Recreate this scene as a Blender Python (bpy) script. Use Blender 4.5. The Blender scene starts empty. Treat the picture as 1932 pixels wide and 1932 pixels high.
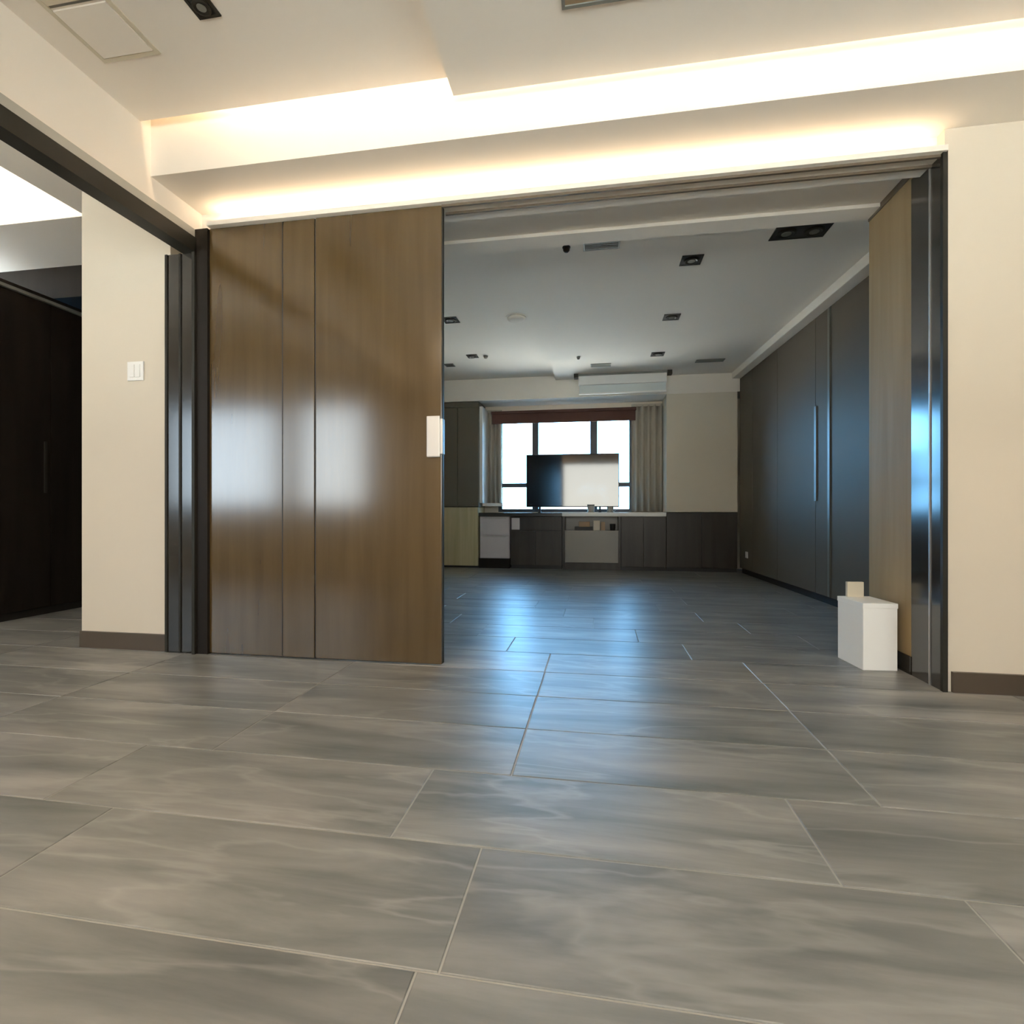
import bpy, bmesh, math, random
from mathutils import Vector, Euler
random.seed(7)
S = bpy.context.scene
COL = S.collection
R = math.radians

# ------------------------------------------------------------------ camera
cam_d = bpy.data.cameras.new('camera')
cam_d.sensor_width = 36.0
cam_d.lens = 18.0
cam_d.clip_start = 0.02
cam = bpy.data.objects.new('camera', cam_d)
COL.objects.link(cam)
cam.location = (0, 0, 0.8)
cam.rotation_euler = (R(90), 0, R(9.35))
S.camera = cam

# ------------------------------------------------------------------ view
S.view_settings.view_transform = 'Standard'
S.view_settings.look = 'None'
S.view_settings.gamma = 1.0
S.view_settings.use_curve_mapping = False
S.view_settings.exposure = 1.0
S.cycles.max_bounces = 10
S.cycles.diffuse_bounces = 6
S.cycles.glossy_bounces = 5
S.cycles.transparent_max_bounces = 8
S.cycles.sample_clamp_indirect = 6.0

# ------------------------------------------------------------------ sky (sun is behind the camera, hidden by haze)
SKY = 1.2
W = bpy.data.worlds.new('sky')
S.world = W
W.use_nodes = True
nt = W.node_tree
nt.nodes.clear()
out = nt.nodes.new('ShaderNodeOutputWorld')
bg = nt.nodes.new('ShaderNodeBackground')
tc = nt.nodes.new('ShaderNodeTexCoord')


def wmath(op, a, b=None, clamp=False):
    n = nt.nodes.new('ShaderNodeMath')
    n.operation = op
    n.use_clamp = clamp
    for i, v in enumerate((a, b)):
        if v is None:
            continue
        if isinstance(v, (int, float)):
            n.inputs[i].default_value = v
        else:
            nt.links.new(v, n.inputs[i])
    return n.outputs[0]


def wmix(f, a, b):
    n = nt.nodes.new('ShaderNodeMix')
    n.data_type = 'RGBA'
    nt.links.new(f, n.inputs[0])
    for i, v in ((6, a), (7, b)):
        if isinstance(v, tuple):
            n.inputs[i].default_value = v + (1,)
        else:
            nt.links.new(v, n.inputs[i])
    return n.outputs[2]


sep = nt.nodes.new('ShaderNodeSeparateXYZ')
nt.links.new(tc.outputs['Generated'], sep.inputs[0])
up = wmath('POWER', wmath('MAXIMUM', sep.outputs[2], 0.0), 0.6)          # 0 at the horizon, 1 overhead
away = wmix(up, (3.8, 10.0, 17.5), (1.2, 3.0, 6.0))                    # clear blue sky opposite the sun
near = wmix(up, (3.3, 3.1, 2.8), (1.8, 1.9, 2.0))                      # bright haze on the sun's side
sd = wmath('MULTIPLY_ADD', wmath('MULTIPLY', sep.outputs[1], -1.0), 0.5)
sd.node.inputs[2].default_value = 0.5
nt.links.new(wmix(sd, away, near), bg.inputs[0])
bg.inputs[1].default_value = SKY
nt.links.new(bg.outputs[0], out.inputs[0])


sun_d = bpy.data.lights.new('sun', 'SUN')
sun_d.energy = 72.0
sun_d.color = (1.0, 0.93, 0.82)
sun_d.angle = R(1)
sun = bpy.data.objects.new('sun', sun_d)
sun.rotation_euler = (0, R(52), 0)      # from the +X side, along the window walls: lights the ground outside only
COL.objects.link(sun)


def area_lamp(name, loc, rot, sx, sy, power, col, spread=180):
    l = bpy.data.lights.new(name, 'AREA')
    l.shape = 'RECTANGLE'
    l.size, l.size_y = sx, sy
    l.energy = power
    l.color = col
    l.spread = R(spread)
    o = bpy.data.objects.new(name, l)
    o.location = loc
    o.rotation_euler = rot
    COL.objects.link(o)
    return o


WARM = (1.0, 0.76, 0.52)
# LED strips of the ceiling slot, of the door header ledge and of the hall cove
area_lamp('slot_light', (0.75, 2.19, 2.93), (R(22), 0, 0), 5.2, 0.02, 13.0, WARM)
area_lamp('ledge_light', (-0.33, 2.585, 2.432), (R(160), 0, 0), 3.6, 0.02, 1.7, WARM)
area_lamp('hall_slot_light', (-4.9, 2.56, 3.17), (R(50), 0, 0), 2.9, 0.02, 8.0, (1.0, 0.86, 0.68))
# two lamps added for warm ambient fill, unseen behind the camera
for lx, ly, pw in ((0.9, -0.6, 5.0), (-1.3, -0.6, 26.0)):
    area_lamp('fill_lamp_light', (lx, ly, 2.60), (0, 0, 0), 0.5, 0.5, pw, WARM)

# ------------------------------------------------------------------ materials


def new_mat(name):
    m = bpy.data.materials.new(name)
    m.use_nodes = True
    b = m.node_tree.nodes['Principled BSDF']
    return m, m.node_tree, b


def plain(name, col, rough=0.6, metal=0.0, spec=0.5, vary=0.04, scale=3.0, coat=0.0, ior=1.5, bump=0.0):
    m, t, b = new_mat(name)
    b.inputs['Roughness'].default_value = rough
    b.inputs['Metallic'].default_value = metal
    b.inputs['Specular IOR Level'].default_value = spec
    b.inputs['IOR'].default_value = ior
    b.inputs['Coat Weight'].default_value = coat
    n = t.nodes.new('ShaderNodeTexNoise')
    n.inputs['Scale'].default_value = scale
    n.inputs['Detail'].default_value = 4
    g = t.nodes.new('ShaderNodeNewGeometry')
    t.links.new(g.outputs['Position'], n.inputs['Vector'])
    mx = t.nodes.new('ShaderNodeMix')
    mx.data_type = 'RGBA'
    mx.inputs[6].default_value = tuple(c * (1 - vary) for c in col) + (1,)
    mx.inputs[7].default_value = tuple(min(1, c * (1 + vary)) for c in col) + (1,)
    t.links.new(n.outputs[0], mx.inputs[0])
    t.links.new(mx.outputs[2], b.inputs['Base Color'])
    if bump:
        bp = t.nodes.new('ShaderNodeBump')
        bp.inputs['Strength'].default_value = bump
        bp.inputs['Distance'].default_value = 0.002
        n2 = t.nodes.new('ShaderNodeTexNoise')
        n2.inputs['Scale'].default_value = 180
        t.links.new(g.outputs['Position'], n2.inputs['Vector'])
        t.links.new(n2.outputs[0], bp.inputs['Height'])
        t.links.new(bp.outputs[0], b.inputs['Normal'])
    return m


def wood(name, c1, c2, rough=0.25, spec=0.5, ior=1.5, sx=7.0, sz=0.5):
    m, t, b = new_mat(name)
    g = t.nodes.new('ShaderNodeNewGeometry')
    mp = t.nodes.new('ShaderNodeMapping')
    mp.inputs['Scale'].default_value = (sx, sx, sz)
    t.links.new(g.outputs['Position'], mp.inputs[0])
    n = t.nodes.new('ShaderNodeTexNoise')
    n.inputs['Scale'].default_value = 2.0
    n.inputs['Detail'].default_value = 5
    n.inputs['Roughness'].default_value = 0.5
    n.inputs['Distortion'].default_value = 0.3
    t.links.new(mp.outputs[0], n.inputs['Vector'])
    r = t.nodes.new('ShaderNodeValToRGB')
    r.color_ramp.elements[0].position = 0.3
    r.color_ramp.elements[0].color = c1 + (1,)
    r.color_ramp.elements[1].position = 0.72
    r.color_ramp.elements[1].color = c2 + (1,)
    t.links.new(n.outputs[0], r.inputs[0])
    t.links.new(r.outputs[0], b.inputs['Base Color'])
    b.inputs['Roughness'].default_value = rough
    b.inputs['Specular IOR Level'].default_value = spec
    b.inputs['IOR'].default_value = ior
    return m


def stone(name):
    m, t, b = new_mat(name)
    g = t.nodes.new('ShaderNodeNewGeometry')
    oi = t.nodes.new('ShaderNodeObjectInfo')
    mul = t.nodes.new('ShaderNodeMath')
    mul.operation = 'MULTIPLY'
    mul.inputs[1].default_value = 37.0
    t.links.new(oi.outputs['Random'], mul.inputs[0])
    cb = t.nodes.new('ShaderNodeCombineXYZ')
    t.links.new(mul.outputs[0], cb.inputs[0])
    t.links.new(mul.outputs[0], cb.inputs[2])
    add = t.nodes.new('ShaderNodeVectorMath')
    add.operation = 'ADD'
    t.links.new(g.outputs['Position'], add.inputs[0])
    t.links.new(cb.outputs[0], add.inputs[1])
    mp = t.nodes.new('ShaderNodeMapping')
    mp.inputs['Scale'].default_value = (0.65, 4.0, 1.0)
    mp.inputs['Rotation'].default_value = (0, 0, R(4))
    t.links.new(add.outputs[0], mp.inputs[0])
    n = t.nodes.new('ShaderNodeTexNoise')
    n.inputs['Scale'].default_value = 2.2
    n.inputs['Detail'].default_value = 9
    n.inputs['Roughness'].default_value = 0.58
    n.inputs['Distortion'].default_value = 0.35
    t.links.new(mp.outputs[0], n.inputs['Vector'])
    r = t.nodes.new('ShaderNodeValToRGB')
    e = r.color_ramp.elements
    e[0].position = 0.30
    e[0].color = (0.092, 0.100, 0.093, 1)
    e[1].position = 0.74
    e[1].color = (0.290, 0.276, 0.256, 1)
    k = e.new(0.5)
    k.color = (0.176, 0.176, 0.164, 1)
    t.links.new(n.outputs[0], r.inputs[0])
    # thin pale veins: where a second noise crosses its middle value
    mp2 = t.nodes.new('ShaderNodeMapping')
    mp2.inputs['Scale'].default_value = (0.6, 2.6, 1.0)
    mp2.inputs['Rotation'].default_value = (0, 0, R(-7))
    t.links.new(add.outputs[0], mp2.inputs[0])
    n2 = t.nodes.new('ShaderNodeTexNoise')
    n2.inputs['Scale'].default_value = 1.5
    n2.inputs['Detail'].default_value = 5
    n2.inputs['Distortion'].default_value = 0.4
    t.links.new(mp2.outputs[0], n2.inputs['Vector'])
    r2 = t.nodes.new('ShaderNodeValToRGB')
    f = r2.color_ramp.elements
    f[0].position = 0.475
    f[0].color = (0, 0, 0, 1)
    f[1].position = 0.525
    f[1].color = (0, 0, 0, 1)
    q = f.new(0.5)
    q.color = (0.35, 0.35, 0.35, 1)
    t.links.new(n2.outputs[0], r2.inputs[0])
    mx = t.nodes.new('ShaderNodeMix')
    mx.data_type = 'RGBA'
    mx.inputs[7].default_value = (0.36, 0.35, 0.325, 1)
    t.links.new(r2.outputs[0], mx.inputs[0])
    t.links.new(r.outputs[0], mx.inputs[6])
    # per-tile shade
    mr = t.nodes.new('ShaderNodeMapRange')
    mr.inputs[3].default_value = 0.90
    mr.inputs[4].default_value = 1.10
    t.links.new(oi.outputs['Random'], mr.inputs[0])
    hs = t.nodes.new('ShaderNodeHueSaturation')
    t.links.new(mr.outputs[0], hs.inputs['Value'])
    t.links.new(mx.outputs[2], hs.inputs['Color'])
    t.links.new(hs.outputs[0], b.inputs['Base Color'])
    b.inputs['Roughness'].default_value = 0.38
    b.inputs['IOR'].default_value = 1.65
    bp = t.nodes.new('ShaderNodeBump')
    bp.inputs['Strength'].default_value = 0.05
    bp.inputs['Distance'].default_value = 0.002
    t.links.new(n.outputs[0], bp.inputs['Height'])
    t.links.new(bp.outputs[0], b.inputs['Normal'])
    return m


def glass_mat():
    m, t, b = new_mat('window_glass')
    t.nodes.remove(b)
    o = t.nodes['Material Output']
    tr = t.nodes.new('ShaderNodeBsdfTransparent')
    tr.inputs[0].default_value = (0.95, 0.97, 0.96, 1)
    gl = t.nodes.new('ShaderNodeBsdfGlossy')
    gl.inputs['Roughness'].default_value = 0.02
    mx = t.nodes.new('ShaderNodeMixShader')
    fr = t.nodes.new('ShaderNodeFresnel')
    fr.inputs[0].default_value = 1.3
    t.links.new(fr.outputs[0], mx.inputs[0])
    t.links.new(tr.outputs[0], mx.inputs[1])
    t.links.new(gl.outputs[0], mx.inputs[2])
    t.links.new(mx.outputs[0], o.inputs[0])
    return m


def emit_mat(name, col, strength):
    m, t, b = new_mat(name)
    b.inputs['Base Color'].default_value = (0.8, 0.8, 0.8, 1)
    b.inputs['Emission Color'].default_value = col + (1,)
    b.inputs['Emission Strength'].default_value = strength
    return m


M = dict(
    wall=plain('wall_paint', (0.63, 0.555, 0.45), 0.7, vary=0.02, bump=0.1),
    ceil=plain('ceiling_paint', (0.83, 0.765, 0.675), 0.75, vary=0.015),
    farwall=plain('far_wall_paint', (0.70, 0.63, 0.51), 0.7, vary=0.03),
    base=plain('dark_baseboard', (0.075, 0.055, 0.038), 0.35),
    grout=plain('pale_grout', (0.33, 0.32, 0.29), 0.6, vary=0.1, scale=20),
    tile=stone('grey_veined_tile'),
    door=wood('brown_veneer', (0.062, 0.036, 0.011), (0.086, 0.053, 0.019), 0.16, ior=1.9),
    jamb=wood('tan_veneer', (0.30, 0.21, 0.105), (0.37, 0.27, 0.145), 0.6, spec=0.15),
    yellow=wood('yellowish_wood', (0.42, 0.36, 0.20), (0.52, 0.45, 0.27), 0.35, sx=12),
    gloss=plain('black_gloss', (0.022, 0.019, 0.015), 0.16, ior=1.7, vary=0.2),
    black=plain('black_metal', (0.022, 0.020, 0.015), 0.5, vary=0.1, spec=0.25),
    grey=plain('grey_channel', (0.40, 0.38, 0.33), 0.4, vary=0.05),
    rail=plain('brown_rail', (0.12, 0.09, 0.06), 0.4),
    steel=plain('brushed_steel', (0.55, 0.53, 0.50), 0.5, metal=1.0),
    white=plain('white_plastic', (0.82, 0.80, 0.76), 0.4, vary=0.02),
    card=plain('white_board', (0.95, 0.93, 0.88), 0.5, vary=0.02),
    kraft=plain('beige_board', (0.60, 0.54, 0.42), 0.7, vary=0.04),
    robe=plain('dark_grey_lacquer', (0.125, 0.108, 0.084), 0.45, ior=1.4, spec=0.12, vary=0.06),
    seam=plain('handle_channel', (0.12, 0.115, 0.095), 0.35),
    darkwood=wood('black_brown_veneer', (0.010, 0.007, 0.005), (0.018, 0.013, 0.009), 0.55, spec=0.2, sx=5),
    cab=wood('dark_cabinet_wood', (0.035, 0.026, 0.020), (0.055, 0.044, 0.036), 0.35, sx=5, ior=1.4),
    greycab=plain('grey_lacquer', (0.23, 0.21, 0.18), 0.25, vary=0.05),
    drawer=plain('pale_grey_laminate', (0.55, 0.50, 0.50), 0.4, vary=0.03),
    olive=plain('olive_panel', (0.115, 0.098, 0.066), 0.45, vary=0.06),
    worktop=plain('pale_worktop', (0.70, 0.70, 0.66), 0.2),
    worktop_dark=plain('dark_worktop', (0.05, 0.045, 0.04), 0.25),
    frame=plain('window_frame_dark', (0.045, 0.055, 0.060), 0.4),
    maroon=plain('maroon_fabric', (0.095, 0.040, 0.028), 0.8, vary=0.12, scale=12),
    curtain=plain('beige_curtain', (0.46, 0.41, 0.33), 0.85, vary=0.06, scale=8),
    tv=plain('screen_gloss', (0.010, 0.011, 0.014), 0.06, ior=2.0, vary=0.0),
    glass=glass_mat(),
    led=emit_mat('led_strip', (1.0, 0.85, 0.62), 4.0),
    lampface=emit_mat('lamp_face', (1.0, 0.85, 0.65), 3.0),
    dark=plain('dark_recess', (0.012, 0.010, 0.008), 0.5),
    ventgrey=plain('vent_grey', (0.16, 0.16, 0.14), 0.5),
    brownin=plain('brown_recess', (0.30, 0.21, 0.12), 0.6),
    fabric=plain('screen_fabric', (0.66, 0.70, 0.68), 0.7),
    ground=plain('hazy_ground', (0.50, 0.48, 0.44), 0.9, vary=0.3, scale=0.05),
    tan=plain('tan_card', (0.40, 0.27, 0.16), 0.6),
    cream=plain('cream_paper', (0.62, 0.55, 0.45), 0.6),
)

# ------------------------------------------------------------------ builders


def mesh_obj(name, bm, mat, parent=None, loc=(0, 0, 0), kind=None, smooth=False):
    me = bpy.data.meshes.new(name)
    bmesh.ops.recalc_face_normals(bm, faces=bm.faces)
    bm.to_mesh(me)
    bm.free()
    me.materials.append(mat)
    if smooth:
        for p in me.polygons:
            p.use_smooth = True
    o = bpy.data.objects.new(name, me)
    COL.objects.link(o)
    o.location = loc
    if parent:
        o.parent = parent
    if kind:
        o['kind'] = kind
    return o


def bm_box(bm, x0, x1, y0, y1, z0, z1, bevel=0.0):
    vs = [bm.verts.new((x, y, z)) for x in (x0, x1) for y in (y0, y1) for z in (z0, z1)]
    f = [(0, 1, 3, 2), (4, 6, 7, 5), (0, 4, 5, 1), (2, 3, 7, 6), (0, 2, 6, 4), (1, 5, 7, 3)]
    fs = [bm.faces.new([vs[i] for i in q]) for q in f]
    if bevel:
        bmesh.ops.recalc_face_normals(bm, faces=fs)
        es = list({e for q in fs for e in q.edges})
        bmesh.ops.bevel(bm, geom=es, offset=bevel, segments=2, affect='EDGES', profile=0.7)


def box(name, x0, x1, y0, y1, z0, z1, mat, parent=None, bevel=0.0, kind=None):
    """a box at world coordinates (parent's own location is taken off)"""
    cx, cy, cz = (x0 + x1) / 2, (y0 + y1) / 2, (z0 + z1) / 2
    bm = bmesh.new()
    bm_box(bm, x0 - cx, x1 - cx, y0 - cy, y1 - cy, z0 - cz, z1 - cz, bevel)
    loc = Vector((cx, cy, cz))
    p = parent
    while p:
        loc -= Vector(p.location)
        p = p.parent
    return mesh_obj(name, bm, mat, parent, loc, kind)


def struct(name, *a, **k):
    return box(name, *a, kind='structure', **k)


def thing(name, label, cat, loc=(0, 0, 0), group=None, rz=0.0):
    o = bpy.data.objects.new(name, None)
    o.empty_display_size = 0.1
    COL.objects.link(o)
    o.location = loc
    o.rotation_euler = (0, 0, rz)
    o['label'] = label
    o['category'] = cat
    if group:
        o['group'] = group
    return o


def tag(o, label, cat, group=None):
    o['label'] = label
    o['category'] = cat
    if group:
        o['group'] = group
    return o


def cyl_bm(r0, r1, h, n=24, z0=0.0, cap0=True, cap1=True):
    bm = bmesh.new()
    a = [bm.verts.new((r0 * math.cos(2 * math.pi * i / n), r0 * math.sin(2 * math.pi * i / n), z0)) for i in range(n)]
    b = [bm.verts.new((r1 * math.cos(2 * math.pi * i / n), r1 * math.sin(2 * math.pi * i / n), z0 + h)) for i in range(n)]
    for i in range(n):
        j = (i + 1) % n
        bm.faces.new((a[i], a[j], b[j], b[i]))
    if cap0:
        bm.faces.new(a[::-1])
    if cap1:
        bm.faces.new(b)
    return bm


def lathe_bm(prof, n=24):
    bm = bmesh.new()
    rings = []
    for r, z in prof:
        rings.append([bm.verts.new((r * math.cos(2 * math.pi * i / n), r * math.sin(2 * math.pi * i / n), z)) for i in range(n)])
    for p, q in zip(rings, rings[1:]):
        for i in range(n):
            j = (i + 1) % n
            bm.faces.new((p[i], p[j], q[j], q[i]))
    bm.faces.new(rings[0][::-1])
    bm.faces.new(rings[-1])
    return bm


def ring_frame_bm(w, d, t, h):
    """a flat rectangular frame w x d, bar width t, height h, hanging down from z=0"""
    bm = bmesh.new()
    bm_box(bm, -w / 2, w / 2, -d / 2, -d / 2 + t, -h, 0)
    bm_box(bm, -w / 2, w / 2, d / 2 - t, d / 2, -h, 0)
    bm_box(bm, -w / 2, -w / 2 + t, -d / 2 + t, d / 2 - t, -h, 0)
    bm_box(bm, w / 2 - t, w / 2, -d / 2 + t, d / 2 - t, -h, 0)
    bmesh.ops.remove_doubles(bm, verts=bm.verts, dist=1e-5)
    return bm


# ------------------------------------------------------------------ ground far below, seen only out of the windows
struct('ground', -400, 400, -400, 400, -30.2, -30, M['ground'])

# ------------------------------------------------------------------ floor and its tiles
floor = struct('floor', -6.6, 3.5, -1.75, 7.75, -0.12, -0.0025, M['grout'])
T_L, T_W, GAP = 1.02, 0.3395, 0.0045
tile_mesh = {}


def tile(x0, x1, y0, y1):
    w, d = x1 - x0 - GAP, y1 - y0 - GAP
    if w < 0.03 or d < 0.03:
        return
    key = (round(w, 3), round(d, 3))
    if key not in tile_mesh:
        bm = bmesh.new()
        e = 0.002
        lo = [bm.verts.new((sx * w / 2, sy * d / 2, -0.0025)) for sx, sy in ((-1, -1), (1, -1), (1, 1), (-1, 1))]
        mi = [bm.verts.new((sx * w / 2, sy * d / 2, -e * 0.6)) for sx, sy in ((-1, -1), (1, -1), (1, 1), (-1, 1))]
        hi = [bm.verts.new((sx * (w / 2 - e), sy * (d / 2 - e), 0)) for sx, sy in ((-1, -1), (1, -1), (1, 1), (-1, 1))]
        for A, B in ((lo, mi), (mi, hi)):
            for i in range(4):
                j = (i + 1) % 4
                bm.faces.new((A[i], A[j], B[j], B[i]))
        bm.faces.new(hi)
        bmesh.ops.recalc_face_normals(bm, faces=bm.faces)
        me = bpy.data.meshes.new('tile')
        bm.to_mesh(me)
        bm.free()
        me.materials.append(M['tile'])
        tile_mesh[key] = me
    o = bpy.data.objects.new('tile', tile_mesh[key])
    COL.objects.link(o)
    o.parent = floor
    c = Vector(((x0 + x1) / 2, (y0 + y1) / 2, random.uniform(-0.0004, 0.0))) - Vector(floor.location)
    o.location = c


JOINT = {-1: -0.255, 0: -0.253, 1: -0.255, 2: -0.255, 3: -0.50, 4: -0.27, 5: -0.31, 6: -0.60}
k = 9
while True:
    y1 = 2.553 - T_W * k
    y0 = y1 - T_W
    k -= 1
    if y0 > 7.15:
        break
    if y1 > 7.16:
        y1 = 7.16
    kk = k + 1
    j = JOINT.get(kk, random.choice((-0.25, -0.51, -0.76, -0.02)))
    if y0 < 2.5:
        xa, xb = (-4.6, 2.9)
    elif y0 < 3.2:
        xa, xb = (-4.3, 1.98)
    else:
        xa, xb = (-2.3, 1.98) if y0 > 4.0 else (-4.3, 1.98)
    x = j - T_L * 6
    while x < xb:
        a, b2 = max(x, xa), min(x + T_L, xb)
        if b2 > a:
            tile(a, b2, y0, y1)
        x += T_L

# ------------------------------------------------------------------ main room shell
# raised ceiling on the left, lower board on the right, both stop short of the fascia and leave the light slot
HC = 2.77
CE_H, CE_L, SLOT_Y = 2.745, 2.66, 2.215
struct('ceiling', -2.30, -0.61, -1.6, SLOT_Y, CE_H, CE_H + 0.02, M['ceil'])
struct('ceiling', -0.61, 3.4, -1.6, SLOT_Y, CE_L, CE_L + 0.02, M['ceil'])
struct('ceiling', -0.63, -0.61, -1.6, SLOT_Y, CE_L, CE_H, M['ceil'])      # riser between the two boards
struct('ceiling', -2.32, 3.5, -1.75, 3.2, 2.98, 3.05, M['ceil'])           # slab above
# soffit over the door: fascia at y 2.275, underside at z 2.51
struct('wall_far', -2.24, 3.4, 2.275, 2.70, 2.51, 2.98, M['ceil'])
# wall strip behind the lit ledge, and the deep lintel between the rooms
struct('wall_far', -2.24, 1.535, 2.62, 2.70, 2.405, 2.51, M['ceil'])
struct('wall_far', -2.24, 2.1, 2.73, 3.07, 2.48, 2.98, M['ceil'])
struct('trim_1', -2.24, 2.1, 3.07, 3.20, 2.46, 2.98, M['ceil'])
# light wall right of the opening
struct('wall_right', 1.535, 3.4, 2.57, 3.20, 0.0, 2.51, M['wall'])
struct('wall_right', 3.4, 3.5, -1.7, 2.57, 0.0, 2.98, M['wall'])
struct('baseboard_right', 1.56, 3.4, 2.555, 2.57, 0.0, 0.09, M['base'])
# upper left wall above the black beam
struct('wall_left', -2.32, -2.24, -1.6, 2.62, 2.395, 2.98, M['ceil'])
# the white pier with the switch
struct('wall_left', -3.02, -2.42, 2.59, 2.80, 0.0, HC, M['wall'])
struct('baseboard_left', -3.02, -2.43, 2.575, 2.59, 0.0, 0.095, M['base'])
# hall beyond the black beam: flat ceiling with a raised lit tray, dark end
HC = 2.77
struct('ceiling', -3.35, -2.32, -1.6, 3.47, HC, 3.25, M['ceil'])
struct('ceiling', -6.5, -3.35, 2.90, 3.47, HC, 3.25, M['ceil'])
struct('ceiling', -6.5, -3.35, -1.6, 2.90, 3.20, 3.25, M['ceil'])
struct('ceiling', -6.5, -2.42, 3.47, 4.3, 2.52, 3.25, M['darkwood'])
struct('wall_left', -6.6, -6.5, -1.7, 3.0, 0.0, 3.25, M['wall'])
struct('wall_left', -6.5, -4.86, 2.90, 3.0, 0.0, HC, M['wall'])
struct('wall_far', -4.86, -2.42, 4.2, 4.3, 0.0, 2.52, M['darkwood'])
struct('trim_7', -6.3, -3.45, 2.50, 2.512, 3.188, 3.20, M['led'])

# window wall behind the camera
BACK = [(-6.35, -4.54), (-4.24, -3.18), (-1.07, 0.95), (1.35, 2.90)]
Z0, Z1 = 0.85, 2.35
bx = -6.5
for a, b2 in BACK + [(3.4, 3.4)]:
    struct('wall_back', bx, a, -1.70, -1.60, 0.0, 3.25, M['wall'])
    bx = b2
for i, (a, b2) in enumerate(BACK):
    struct('wall_back', a, b2, -1.70, -1.60, 0.0, Z0, M['wall'])
    struct('wall_back', a, b2, -1.70, -1.60, Z1, 3.25, M['wall'])
    f = 0.05
    w = struct('window_%d' % (i + 2), a, b2, -1.67, -1.62, Z0, Z0 + f, M['frame'])
    box('frame_bar', a, b2, -1.67, -1.62, Z1 - f, Z1, M['frame'], w)
    box('frame_bar', a, a + f, -1.67, -1.62, Z0 + f, Z1 - f, M['frame'], w)
    box('frame_bar', b2 - f, b2, -1.67, -1.62, Z0 + f, Z1 - f, M['frame'], w)
    box('pane', a + f, b2 - f, -1.65, -1.642, Z0 + f, Z1 - f, M['glass'], w)

# ------------------------------------------------------------------ door header ledge with two rails
hd = struct('trim_2', -2.15, 1.535, 2.545, 2.73, 2.400, 2.412, M['ceil'])
box('lip', -2.15, 1.535, 2.545, 2.556, 2.412, 2.425, M['ceil'], hd)
for y in (2.570, 2.640):
    box('rail', -0.795, 1.53, y, y + 0.013, 2.388, 2.400, M['rail'], hd)
box('led_strip', -2.14, 1.50, 2.580, 2.592, 2.413, 2.418, M['led'], hd)
ls = struct('trim_3', -2.20, 3.38, 2.165, 2.18, 2.94, 2.955, M['led'])

# ------------------------------------------------------------------ brown sliding leaves
d1 = struct('door_1', -2.155, -1.513, 2.577, 2.607, 0.006, 2.398, M['door'])
box('stile', -1.700, -1.513, 2.572, 2.578, 0.006, 2.396, M['door'], d1, bevel=0.002)
d2 = struct('door_2', -1.505, -0.795, 2.572, 2.602, 0.006, 2.398, M['door'], bevel=0.003)
box('gap_strip', -1.5115, -1.5052, 2.575, 2.602, 0.01, 2.394, M['dark'], d2)
box('gap_strip', -1.706, -1.7005, 2.573, 2.578, 0.01, 2.394, M['dark'], d1)
h = box('handle', -0.872, -0.800, 2.556, 2.573, 1.085, 1.300, M['steel'], d2, bevel=0.006)
box('handle_edge', -0.802, -0.786, 2.560, 2.600, 1.10, 1.285, M['steel'], d2, bevel=0.004)
box('edge_strip', -0.7955, -0.790, 2.574, 2.600, 0.01, 2.392, M['black'], d2)

# ------------------------------------------------------------------ left: black track beam and the stacked dark leaf
tb = struct('trim_4', -2.31, -2.225, -1.6, 2.60, 2.262, 2.345, M['black'])
box('upper_channel', -2.30, -2.235, -1.6, 2.60, 2.345, 2.395, M['grey'], tb)
d3 = struct('door_3', -2.418, -2.240, 2.556, 2.590, 0.006, 2.262, M['gloss'], bevel=0.003)
box('stile', -2.420, -2.405, 2.550, 2.592, 0.006, 2.262, M['black'], d3)
box('stile', -2.330, -2.318, 2.550, 2.5575, 0.006, 2.262, M['black'], d3)
box('frame_post', -2.238, -2.156, 2.560, 2.640, 0.0, 2.395, M['darkwood'], d3)
box('frame_post', -2.243, -2.225, 2.545, 2.60, 0.0, 2.30, M['black'], d3)

# ------------------------------------------------------------------ right jamb: dark gloss liner, steel strip, tan panel
jb = struct('trim_5', 1.525, 1.535, 2.572, 2.797, 0.0, 2.43, M['gloss'])
box('metal_strip', 1.520, 1.525, 2.650, 2.657, 0.0, 2.40, M['steel'], jb)
box('edge_post', 1.520, 1.540, 2.556, 2.574, 0.0, 2.42, M['black'], jb)
box('tan_panel', 1.527, 1.535, 2.797, 3.195, 0.09, 2.465, M['jamb'], jb)
box('plinth', 1.522, 1.535, 2.797, 3.195, 0.0, 0.09, M['gloss'], jb)
box('top_trim', 1.522, 1.540, 2.797, 3.195, 2.445, 2.48, M['rail'], jb)

# ------------------------------------------------------------------ far room shell
FZ_R, FZ_L = 2.64, 2.70
struct('ceiling', -0.56, 2.1, 3.20, 7.7, FZ_R, 2.98, M['ceil'])
struct('ceiling', -2.4, -0.56, 3.20, 7.7, FZ_L, 2.98, M['ceil'])
struct('wall_left', -2.4, -2.3, 2.80, 7.7, 0.0, 2.98, M['farwall'])
struct('wall_right', 2.1, 2.2, 3.20, 7.7, 0.0, 2.98, M['farwall'])
struct('wall_left', -2.46, -2.24, 2.66, 2.80, 0.0, 2.98, M['wall'])
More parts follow.
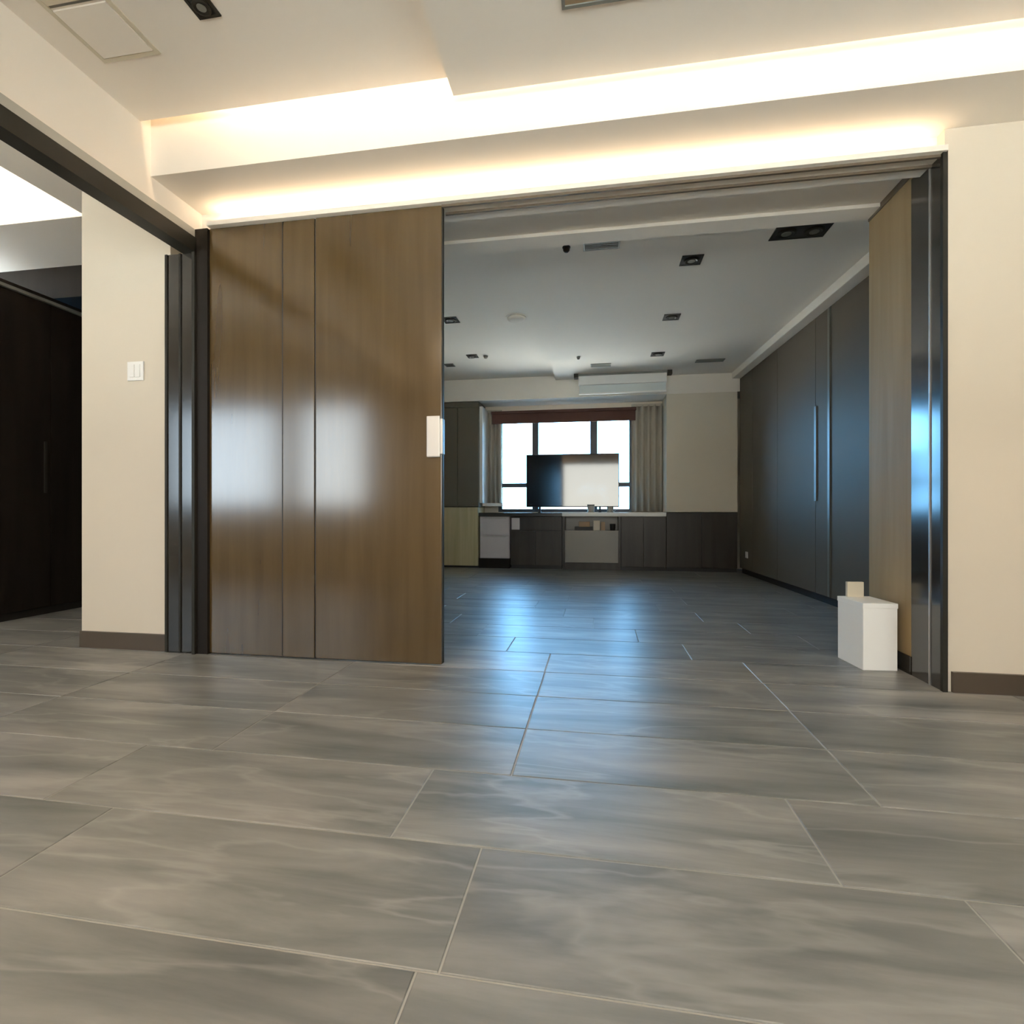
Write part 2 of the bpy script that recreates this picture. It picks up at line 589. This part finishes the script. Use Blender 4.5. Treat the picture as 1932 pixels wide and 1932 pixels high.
# dropped box over the window bay and the piers either side of it
struct('wall_far', -2.3, 2.1, 7.15, 7.60, 2.39, FZ_R, M['ceil'])
struct('wall_far', -2.3, -0.56, 7.15, 7.60, FZ_R, FZ_L, M['ceil'])
struct('wall_far', 0.935, 1.84, 7.16, 7.60, 0.80, 2.39, M['farwall'])
struct('wall_far', -2.3, -1.46, 7.60, 7.70, 0.0, 2.98, M['farwall'])
struct('wall_far', 0.53, 2.1, 7.60, 7.70, 0.0, 2.98, M['farwall'])
struct('wall_far', -1.46, 0.53, 7.60, 7.70, 0.0, 0.80, M['farwall'])
struct('wall_far', -1.46, 0.53, 7.60, 7.70, 2.25, 2.98, M['farwall'])
# window
w1 = struct('window_1', -1.46, 0.53, 7.60, 7.65, 0.80, 0.845, M['frame'])
box('frame_bar', -1.46, 0.53, 7.60, 7.65, 2.20, 2.25, M['frame'], w1)
box('frame_bar', -1.46, -1.40, 7.60, 7.65, 0.845, 2.20, M['frame'], w1)
box('frame_bar', 0.47, 0.53, 7.60, 7.65, 0.845, 2.20, M['frame'], w1)
box('mullion', -0.945, -0.852, 7.60, 7.65, 0.845, 2.20, M['frame'], w1)
box('mullion', -0.088, 0.016, 7.60, 7.65, 0.845, 2.20, M['frame'], w1)
for a, b2 in ((-1.40, -0.945), (-0.852, -0.088), (0.016, 0.47)):
    box('transom', a, b2, 7.605, 7.645, 1.168, 1.232, M['frame'], w1)
    box('pane', a, b2, 7.622, 7.630, 0.845, 1.168, M['glass'], w1)
    box('pane', a, b2, 7.622, 7.630, 1.232, 2.20, M['glass'], w1)

struct('lit_reveal_board', -1.66, -1.615, 7.20, 7.59, 0.93, 2.32, M['white'])  # white board added; its colour stands in for daylight on the window reveal
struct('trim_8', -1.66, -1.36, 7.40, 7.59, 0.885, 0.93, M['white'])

# ------------------------------------------------------------------ dark wardrobe along the right of the far room
wr = thing('wardrobe', 'long dark grey lacquered wardrobe wall along the right of the far room', 'wardrobe', (2.03, 3.23, 0))
wr.rotation_euler = (0, 0, R(2.48))


def lbox(name, x0, x1, y0, y1, z0, z1, mat, parent, bevel=0.0):
    cx, cy, cz = (x0 + x1) / 2, (y0 + y1) / 2, (z0 + z1) / 2
    bm = bmesh.new()
    bm_box(bm, x0 - cx, x1 - cx, y0 - cy, y1 - cy, z0 - cz, z1 - cz, bevel)
    return mesh_obj(name, bm, mat, parent, (cx, cy, cz))


lbox('carcass', 0.02, 0.06, 0.0, 3.9, 0.07, 2.555, M['robe'], wr)
lbox('plinth', 0.03, 0.06, 0.0, 3.9, 0.0, 0.07, M['dark'], wr)
ys = [0.0, 0.87, 1.50, 1.78, 2.65, 3.42, 3.9]
for a, b2 in zip(ys, ys[1:]):
    lbox('door', 0.0, 0.02, a + 0.003, b2 - 0.003, 0.07, 2.55, M['robe'], wr, bevel=0.002)
lbox('handle_channel', -0.012, 0.0, 1.50, 1.535, 0.075, 2.54, M['seam'], wr)
lbox('handle_channel', -0.012, 0.0, 1.745, 1.78, 0.9, 1.75, M['seam'], wr)
lbox('cornice', -0.10, 0.06, 0.0, 3.9, 2.555, 2.638, M['ceil'], wr, bevel=0.01)
so = lbox('socket', -0.008, 0.0, 3.58, 3.66, 0.22, 0.30, M['white'], wr, bevel=0.003)

# ------------------------------------------------------------------ far wall furniture
FY = 7.15
t = thing('tall_cabinet', 'olive brown upper cabinet beside the window, above the yellowish one', 'cabinet', (-1.97, 7.37, 0.87))
box('body', -2.28, -1.66, FY + 0.02, 7.59, 0.875, 2.385, M['olive'], t)
box('door', -2.275, -1.975, FY, FY + 0.02, 0.88, 2.30, M['olive'], t, bevel=0.002)
box('door', -1.968, -1.662, FY, FY + 0.02, 0.88, 2.30, M['olive'], t, bevel=0.002)
box('top_panel', -2.275, -1.662, FY, FY + 0.02, 2.305, 2.38, M['olive'], t)
t = thing('low_cabinet', 'yellowish wooden low cabinet at the left end of the far wall', 'cabinet', (-1.97, 7.37, 0))
box('body', -2.28, -1.67, FY + 0.02, 7.59, 0.03, 0.868, M['yellow'], t)
box('front_panel', -2.275, -1.675, FY, FY + 0.02, 0.03, 0.862, M['yellow'], t, bevel=0.002)
box('plinth', -2.28, -1.67, FY + 0.03, 7.59, 0.0, 0.03, M['dark'], t)

t = thing('drawer_unit', 'pale grey two drawer unit under the counter, beside the yellowish cabinet', 'drawers', (-1.43, 7.35, 0))
box('body', -1.645, -1.215, FY + 0.02, 7.58, 0.14, 0.735, M['drawer'], t)
for z0, z1 in ((0.155, 0.462), (0.474, 0.725)):
    d = box('drawer', -1.640, -1.222, FY, FY + 0.02, z0, z1, M['drawer'], t, bevel=0.002)
    box('grip_edge', -1.60, -1.26, FY - 0.006, FY + 0.001, z1 - 0.018, z1 - 0.010, M['grey'], d)
box('plinth', -1.66, -1.215, FY + 0.01, 7.58, 0.0, 0.14, M['darkwood'], t)

t = thing('knee_panel', 'dark brown cabinet front with a small grey plate, left of the open shelf', 'cabinet', (-0.83, 7.35, 0))
box('body', -1.205, -0.475, FY + 0.03, 7.58, 0.05, 0.735, M['cab'], t)
box('door', -1.195, -0.845, FY + 0.012, FY + 0.03, 0.055, 0.53, M['cab'], t, bevel=0.002)
box('door', -0.838, -0.480, FY + 0.012, FY + 0.03, 0.055, 0.53, M['cab'], t, bevel=0.002)
box('drawer', -1.050, -0.480, FY + 0.012, FY + 0.03, 0.545, 0.725, M['cab'], t, bevel=0.002)
box('plate', -1.185, -1.070, FY + 0.006, FY + 0.03, 0.55, 0.715, M['drawer'], t, bevel=0.002)
box('plinth', -1.195, -0.475, FY + 0.05, 7.58, 0.0, 0.05, M['dark'], t)

t = thing('shelf_unit', 'grey fronted unit with an open shelf of odds and ends beneath the screen', 'shelf', (-0.07, 7.35, 0))
box('side_panel', -0.465, -0.435, FY, 7.58, 0.05, 0.735, M['cab'], t)
box('side_panel', 0.300, 0.330, FY, 7.58, 0.05, 0.735, M['cab'], t)
box('back_panel', -0.435, 0.300, 7.45, 7.47, 0.545, 0.735, M['greycab'], t)
box('shelf', -0.435, 0.300, FY + 0.005, 7.45, 0.530, 0.545, M['greycab'], t)
box('front_panel', -0.432, 0.297, FY + 0.003, FY + 0.023, 0.10, 0.528, M['greycab'], t, bevel=0.002)
box('base_panel', -0.465, 0.330, FY + 0.03, 7.58, 0.0, 0.095, M['cab'], t)
# what lies on the shelf
tag(box('book', -0.30, -0.05, 7.22, 7.40, 0.545, 0.592, M['dark'], bevel=0.003), 'dark flat book lying on the open shelf', 'book')
tag(box('book', -0.24, -0.09, 7.23, 7.38, 0.593, 0.665, M['tan'], bevel=0.003), 'tan thick book on top of the dark one on the shelf', 'book')
tag(box('packet', -0.06 + 0.02, 0.05, 7.22, 7.32, 0.545, 0.680, M['cream'], bevel=0.006), 'cream paper packet upright in the middle of the open shelf', 'packet')
tag(box('folder', 0.065, 0.12, 7.21, 7.40, 0.545, 0.660, M['tan'], bevel=0.003), 'brown folder standing right of the cream packet', 'folder')
p = lathe_bm([(0.030, 0), (0.036, 0.006), (0.040, 0.09), (0.037, 0.09), (0.033, 0.012)], 20)
tag(mesh_obj('mug', p, M['dark'], None, (0.225, 7.25, 0.545), smooth=True), 'small dark mug at the right end of the open shelf', 'mug')

for (xa, xb), lb in (((0.335, 0.93), 'dark brown base cabinet just right of the open shelf unit'),
                     ((0.935, 1.84), 'dark brown base cabinet under the beige pier, in the right corner')):
    t = thing('base_cabinet', lb, 'cabinet', ((xa + xb) / 2, 7.35, 0), group='base cabinets of the far wall')
    box('body', xa, xb, FY + 0.02, 7.58, 0.05, 0.735 if xa < 0.9 else 0.79, M['cab'], t)
    mid = (xa + xb) / 2
    zt = 0.73 if xa < 0.9 else 0.785
    box('door', xa + 0.003, mid - 0.002, FY, FY + 0.02, 0.055, zt, M['cab'], t, bevel=0.002)
    box('door', mid + 0.002, xb - 0.003, FY, FY + 0.02, 0.055, zt, M['cab'], t, bevel=0.002)
    box('plinth', xa, xb, FY + 0.04, 7.58, 0.0, 0.05, M['dark'], t)

t = thing('countertop', 'long counter under the window, dark edged at left and pale at right', 'counter', (-0.36, 7.36, 0.735))
box('slab', -1.655, -0.47, 7.13, 7.595, 0.740, 0.790, M['worktop_dark'], t, bevel=0.003)
o = box('pale_slab', -0.469, 0.930, 7.13, 7.595, 0.740, 0.795, M['worktop'], t, bevel=0.003)
o['label'] = 'pale section of the counter'

t = thing('television', 'wide black flat television on the counter before the window, reflecting daylight', 'television', (-0.34, 7.33, 0.795))
box('bezel', -0.995, 0.316, 7.300, 7.335, 0.868, 1.624, M['dark'], t, bevel=0.004)
box('screen', -0.985, 0.306, 7.296, 7.301, 0.882, 1.614, M['tv'], t)
for x in (-0.80, 0.05):
    bm = bmesh.new()
    bm_box(bm, -0.02, 0.02, -0.06, 0.10, 0.0, 0.012)
    bm_box(bm, -0.015, 0.015, -0.012, 0.012, 0.012, 0.085)
    zt = 0.790 if x < -0.4 else 0.795
    mesh_obj('foot', bm, M['dark'], t, (x + 0.34, -0.01, zt - 0.795))

for x, r, hh, lb, cat, nm in ((-0.075, 0.050, 0.095, 'grey lidded tin standing on the counter in front of the television', 'tin', 'tin'),
                              (0.190, 0.046, 0.078, 'small pale grey cup on the counter right of the grey tin', 'cup', 'cup')):
    t = thing(nm, lb, cat, (x, 7.21, 0.795))
    mesh_obj('body', lathe_bm([(r * .9, 0), (r, 0.006), (r, hh - 0.01), (r * .95, hh)], 20), M['grey'], t, smooth=True)
    if nm == 'tin':
        mesh_obj('lid', cyl_bm(r * 1.03, r * 1.0, 0.014, 20), M['ventgrey'], t, (0, 0, hh))
    else:
        bm = bmesh.new()
        n = 10
        vs = []
        for i in range(n + 1):
            a = -math.pi / 2 + math.pi * i / n
            cx, cz = r + 0.022 * math.cos(a), hh / 2 + 0.025 * math.sin(a)
            vs.append([bm.verts.new((cx + 0.004 * math.cos(q) * math.cos(a), 0.004 * math.sin(q), cz + 0.004 * math.cos(q) * math.sin(a))) for q in (0, 2.09, 4.19)])
        for A, B in zip(vs, vs[1:]):
            for i in range(3):
                bm.faces.new((A[i], A[(i + 1) % 3], B[(i + 1) % 3], B[i]))
        mesh_obj('handle', bm, M['grey'], t)


def curtain(label, x0, x1, y, z0, z1, n):
    t = thing('curtain', label, 'curtain', ((x0 + x1) / 2, y, z1), group='curtains of the far window')
    bm = bmesh.new()
    N = n * 8
    prev = None
    for i in range(N + 1):
        u = i / N
        x = x0 + (x1 - x0) * u - (x0 + x1) / 2
        yy = 0.028 * math.sin(2 * math.pi * n * u)
        cur = [bm.verts.new((x, yy * (0.8 + 0.4 * s), -(z1 - z0) * s)) for s in (0, 0.5, 1)]
        if prev:
            for a in range(2):
                bm.faces.new((prev[a], cur[a], cur[a + 1], prev[a + 1]))
        prev = cur
    o = mesh_obj('cloth', bm, M['curtain'], t, smooth=True)
    m = o.modifiers.new('thick', 'SOLIDIFY')
    m.thickness = 0.004
    box('heading', x0, x1, y - 0.02, y + 0.02, z1 - 0.02, z1 + 0.015, M['curtain'], t)


curtain('beige pleated curtain drawn to the right of the far window', 0.50, 0.93, 7.54, 0.805, 2.33, 5)
curtain('narrow beige curtain at the left edge of the far window', -1.61, -1.40, 7.54, 0.935, 2.31, 3)

t = thing('roller_blind', 'dark maroon blind rolled up across the top of the far window', 'blind', (-0.49, 7.47, 2.29))
bm = bmesh.new()
mesh_obj('cassette', (bm_box(bm, -1.05, 1.05, -0.03, 0.03, -0.04, 0.0, 0.004), bm)[1], M['maroon'], t)
bm = bmesh.new()
mesh_obj('fabric', (bm_box(bm, -1.04, 1.04, -0.006, 0.006, -0.165, -0.035), bm)[1], M['maroon'], t)
bm = bmesh.new()
mesh_obj('bottom_bar', (bm_box(bm, -1.04, 1.04, -0.012, 0.012, -0.185, -0.165, 0.003), bm)[1], M['maroon'], t)

# ------------------------------------------------------------------ far room ceiling fittings


def square_downlight(x, y, z, s, label, group, heads=1):
    t = thing('downlight', label, 'downlight', (x, y, z), group=group)
    w = s * heads
    mesh_obj('trim_frame', ring_frame_bm(w, s, 0.012, 0.006), M['black'], t)
    bm = bmesh.new()
    bm_box(bm, -w / 2 + 0.006, w / 2 - 0.006, -s / 2 + 0.006, s / 2 - 0.006, -0.003, 0.0)
    mesh_obj('recess', bm, M['dark'], t)
    for i in range(heads):
        xx = (i - (heads - 1) / 2) * s
        r = s * 0.36
        sp = mesh_obj('spot_head', lathe_bm([(r, 0), (r, -0.010), (r * 0.8, -0.012), (r * 0.55, -0.006)], 18), M['black'], t, (xx, 0, -0.002))
        mesh_obj('lens', cyl_bm(r * 0.5, r * 0.5, 0.002, 16), M['ventgrey'], sp, (0, 0, -0.010))
    return t


DG = 'square black downlights of the far room'
square_downlight(0.685, 3.90, FZ_R, 0.15, 'black square downlight right of centre, nearest to the opening', DG)
square_downlight(0.70, 5.01, FZ_R, 0.15, 'black square downlight in the middle of the right hand row', DG)
square_downlight(0.705, 6.16, FZ_R, 0.15, 'black square downlight of the right hand row, nearest to the window', DG)
square_downlight(-1.42, 4.90, FZ_L, 0.15, 'black square downlight half hidden behind the edge of the brown door', DG)
square_downlight(-1.49, 6.08, FZ_L, 0.13, 'black square downlight on the left, nearest to the window', DG)
square_downlight(1.32, 3.62, FZ_R, 0.17, 'black twin downlight in the ceiling near the right jamb', DG, heads=2)


def disc(name, x, y, z, r, hgt, mat, label, cat, group=None):
    t = thing(name, label, cat, (x, y, z), group)
    mesh_obj('base', cyl_bm(r, r, 0.006, 20, -0.006), mat, t)
    mesh_obj('dome', lathe_bm([(r * 0.85, -0.006), (r * 0.8, -hgt * 0.7), (r * 0.5, -hgt), (0.001, -hgt - 0.002)], 20), mat, t, smooth=True)


disc('motion_sensor', -0.205, 3.57, FZ_R, 0.028, 0.035, M['black'], 'small round black sensor left of the near ceiling vent', 'sensor')
disc('motion_sensor', -0.21, 6.12, FZ_R, 0.022, 0.03, M['ventgrey'], 'tiny grey sensor on the ceiling in front of the roller screen', 'sensor')
disc('motion_sensor', -1.33, 6.10, FZ_L, 0.030, 0.03, M['ventgrey'], 'small grey sensor beside the downlight on the left near the window', 'sensor')
disc('smoke_detector', -0.77, 4.94, FZ_L, 0.105, 0.035, M['ceil'], 'round pale smoke detector on the ceiling next to the step', 'detector')


def vent(x, y, z, w, d, label, group, inner=None, n=4):
    t = thing('air_vent', label, 'vent', (x, y, z), group)
    mesh_obj('frame', ring_frame_bm(w, d, 0.012, 0.008), M['ventgrey'], t)
    bm = bmesh.new()
    bm_box(bm, -w / 2 + 0.01, w / 2 - 0.01, -d / 2 + 0.01, d / 2 - 0.01, -0.003, 0.0)
    mesh_obj('recess', bm, inner or M['dark'], t)
    for i in range(n):
        yy = -d / 2 + d * (i + 1) / (n + 1)
        bm = bmesh.new()
        bm_box(bm, -w / 2 + 0.012, w / 2 - 0.012, -0.004, 0.004, -0.007, -0.003)
        mesh_obj('slat', bm, M['ventgrey'], t, (0, yy, 0))


VG = 'slotted air vents of the far room'
vent(0.035, 3.58, FZ_R, 0.25, 0.11, 'dark slotted vent near the lintel, right of the black sensor', VG)
vent(0.055, 6.50, FZ_R, 0.25, 0.12, 'dark slotted vent in front of the roller screen', VG)
vent(1.36, 6.52, FZ_R, 0.33, 0.11, 'dark slotted vent near the right corner above the wardrobe', VG)
vent(-1.87, 6.40, FZ_L, 0.12, 0.12, 'short grey vent at the left edge of the far ceiling', VG)

t = thing('projection_screen', 'white roller screen case hung across the ceiling before the window', 'screen', (0.335, 6.90, FZ_R))
box('case', -0.235, 0.905, 6.87, 6.96, 2.49, 2.61, M['white'], t, bevel=0.012)
box('fabric', -0.225, 0.895, 6.905, 6.912, 2.385, 2.49, M['fabric'], t)
box('weight_bar', -0.23, 0.90, 6.895, 6.922, 2.368, 2.388, M['white'], t, bevel=0.004)
for x in (-0.295, 0.91):
    box('bracket', x, x + 0.06, 6.86, 6.95, 2.585, FZ_R, M['black'], t, bevel=0.004)
box('mounting_rail', -0.24, 0.915, 6.89, 6.94, 2.61, FZ_R, M['ventgrey'], t)

# ------------------------------------------------------------------ main room ceiling fittings
t = thing('access_panel', 'large flush cream ceiling panel with a shadow gap, upper left', 'panel', (-1.96, 1.30, CE_H))
mesh_obj('frame', ring_frame_bm(0.28, 1.20, 0.018, 0.004), M['kraft'], t)
bm = bmesh.new()
bm_box(bm, -0.118, 0.118, 0.37, 0.578, -0.006, 0.0)
mesh_obj('cover', bm, M['ceil'], t)
bm = bmesh.new()
bm_box(bm, -0.118, 0.118, -0.575, 0.36, -0.002, 0.0)
mesh_obj('grille_recess', bm, M['ventgrey'], t)
for i in range(12):
    bm = bmesh.new()
    bm_box(bm, -0.116, 0.116, -0.010, 0.016, -0.008, -0.003)
    mesh_obj('slat', bm, M['kraft'], t, (0, 0.33 - i * 0.075, 0))

square_downlight(-1.495, 1.745, CE_H, 0.095, 'dark twin downlight in the raised ceiling, upper left of the photo', 'main room downlights', heads=1)
square_downlight(-1.495, 1.648, CE_H, 0.095, 'dark downlight head just nearer than its twin, cut by the top of the photo', 'main room downlights', heads=1)
vent(0.30, 1.72, CE_L, 0.85, 0.35, 'wide brown air outlet in the lower ceiling, cut by the top of the photo', None, inner=M['brownin'], n=5)
for lx, ly, lb in ((0.9, -0.6, 'added round fill lamp behind the camera on the right'), (-1.3, -0.6, 'added round fill lamp behind the camera on the left')):
    zc = CE_L if lx > -0.6 else CE_H
    t = thing('fill_lamp', lb, 'lamp', (lx, ly, zc))  # housing of the added fill lamp, out of view
    mesh_obj('base', cyl_bm(0.30, 0.30, 0.05, 32, -0.05), M['white'], t)
    mesh_obj('diffuser', cyl_bm(0.27, 0.28, 0.006, 32, -0.056), M['lampface'], t)

# ------------------------------------------------------------------ switch on the pier
t = thing('light_switch', 'square white light switch on the cream pier at left', 'switch', (-2.645, 2.59, 1.62))
box('plate', -2.698, -2.592, 2.580, 2.590, 1.565, 1.675, M['white'], t, bevel=0.003)
box('rocker', -2.680, -2.648, 2.575, 2.581, 1.583, 1.657, M['white'], t, bevel=0.002)
box('rocker', -2.642, -2.610, 2.575, 2.581, 1.583, 1.657, M['white'], t, bevel=0.002)

# ------------------------------------------------------------------ dark hall wardrobe, far left
t = thing('hall_wardrobe', 'tall nearly black wardrobe in the hall beyond the cream pier', 'wardrobe', (-4.5, 3.5, 0))
box('carcass', -4.84, -4.27, 3.01, 4.19, 0.06, 2.50, M['darkwood'], t)
for i in range(3):
    a = 3.01 + i * 0.39
    box('door', -4.27, -4.25, a, a + 0.385, 0.06, 2.43, M['darkwood'], t, bevel=0.002)
    box('handle', -4.25, -4.235, a + 0.335, a + 0.35, 0.95, 1.35, M['black'], t)
box('top_rail', -4.27, -4.235, 3.01, 4.18, 2.44, 2.462, M['ventgrey'], t)
box('plinth', -4.82, -4.27, 3.02, 4.18, 0.0, 0.06, M['dark'], t)

# ------------------------------------------------------------------ white box by the right jamb
t = thing('carton', 'white box standing on the tiles against the right jamb of the opening', 'box', (1.33, 2.84, 0), rz=R(5))
bw, bd, bh = 0.165, 0.23, 0.335
bm = bmesh.new()
bm_box(bm, 0, bw, 0, bd, 0.0, bh, 0.004)
mesh_obj('body', bm, M['card'], t)
bm = bmesh.new()
bm_box(bm, -0.002, bw + 0.002, -0.002, bd + 0.002, bh - 0.022, bh + 0.004, 0.003)
mesh_obj('lid', bm, M['card'], t)
bm = bmesh.new()
bm_box(bm, 0.035, 0.12, bd - 0.03, bd - 0.01, bh + 0.004, bh + 0.085, 0.003)
o = mesh_obj('grip', bm, M['kraft'], t)
o['label'] = 'beige upright grip at the back of the lid'
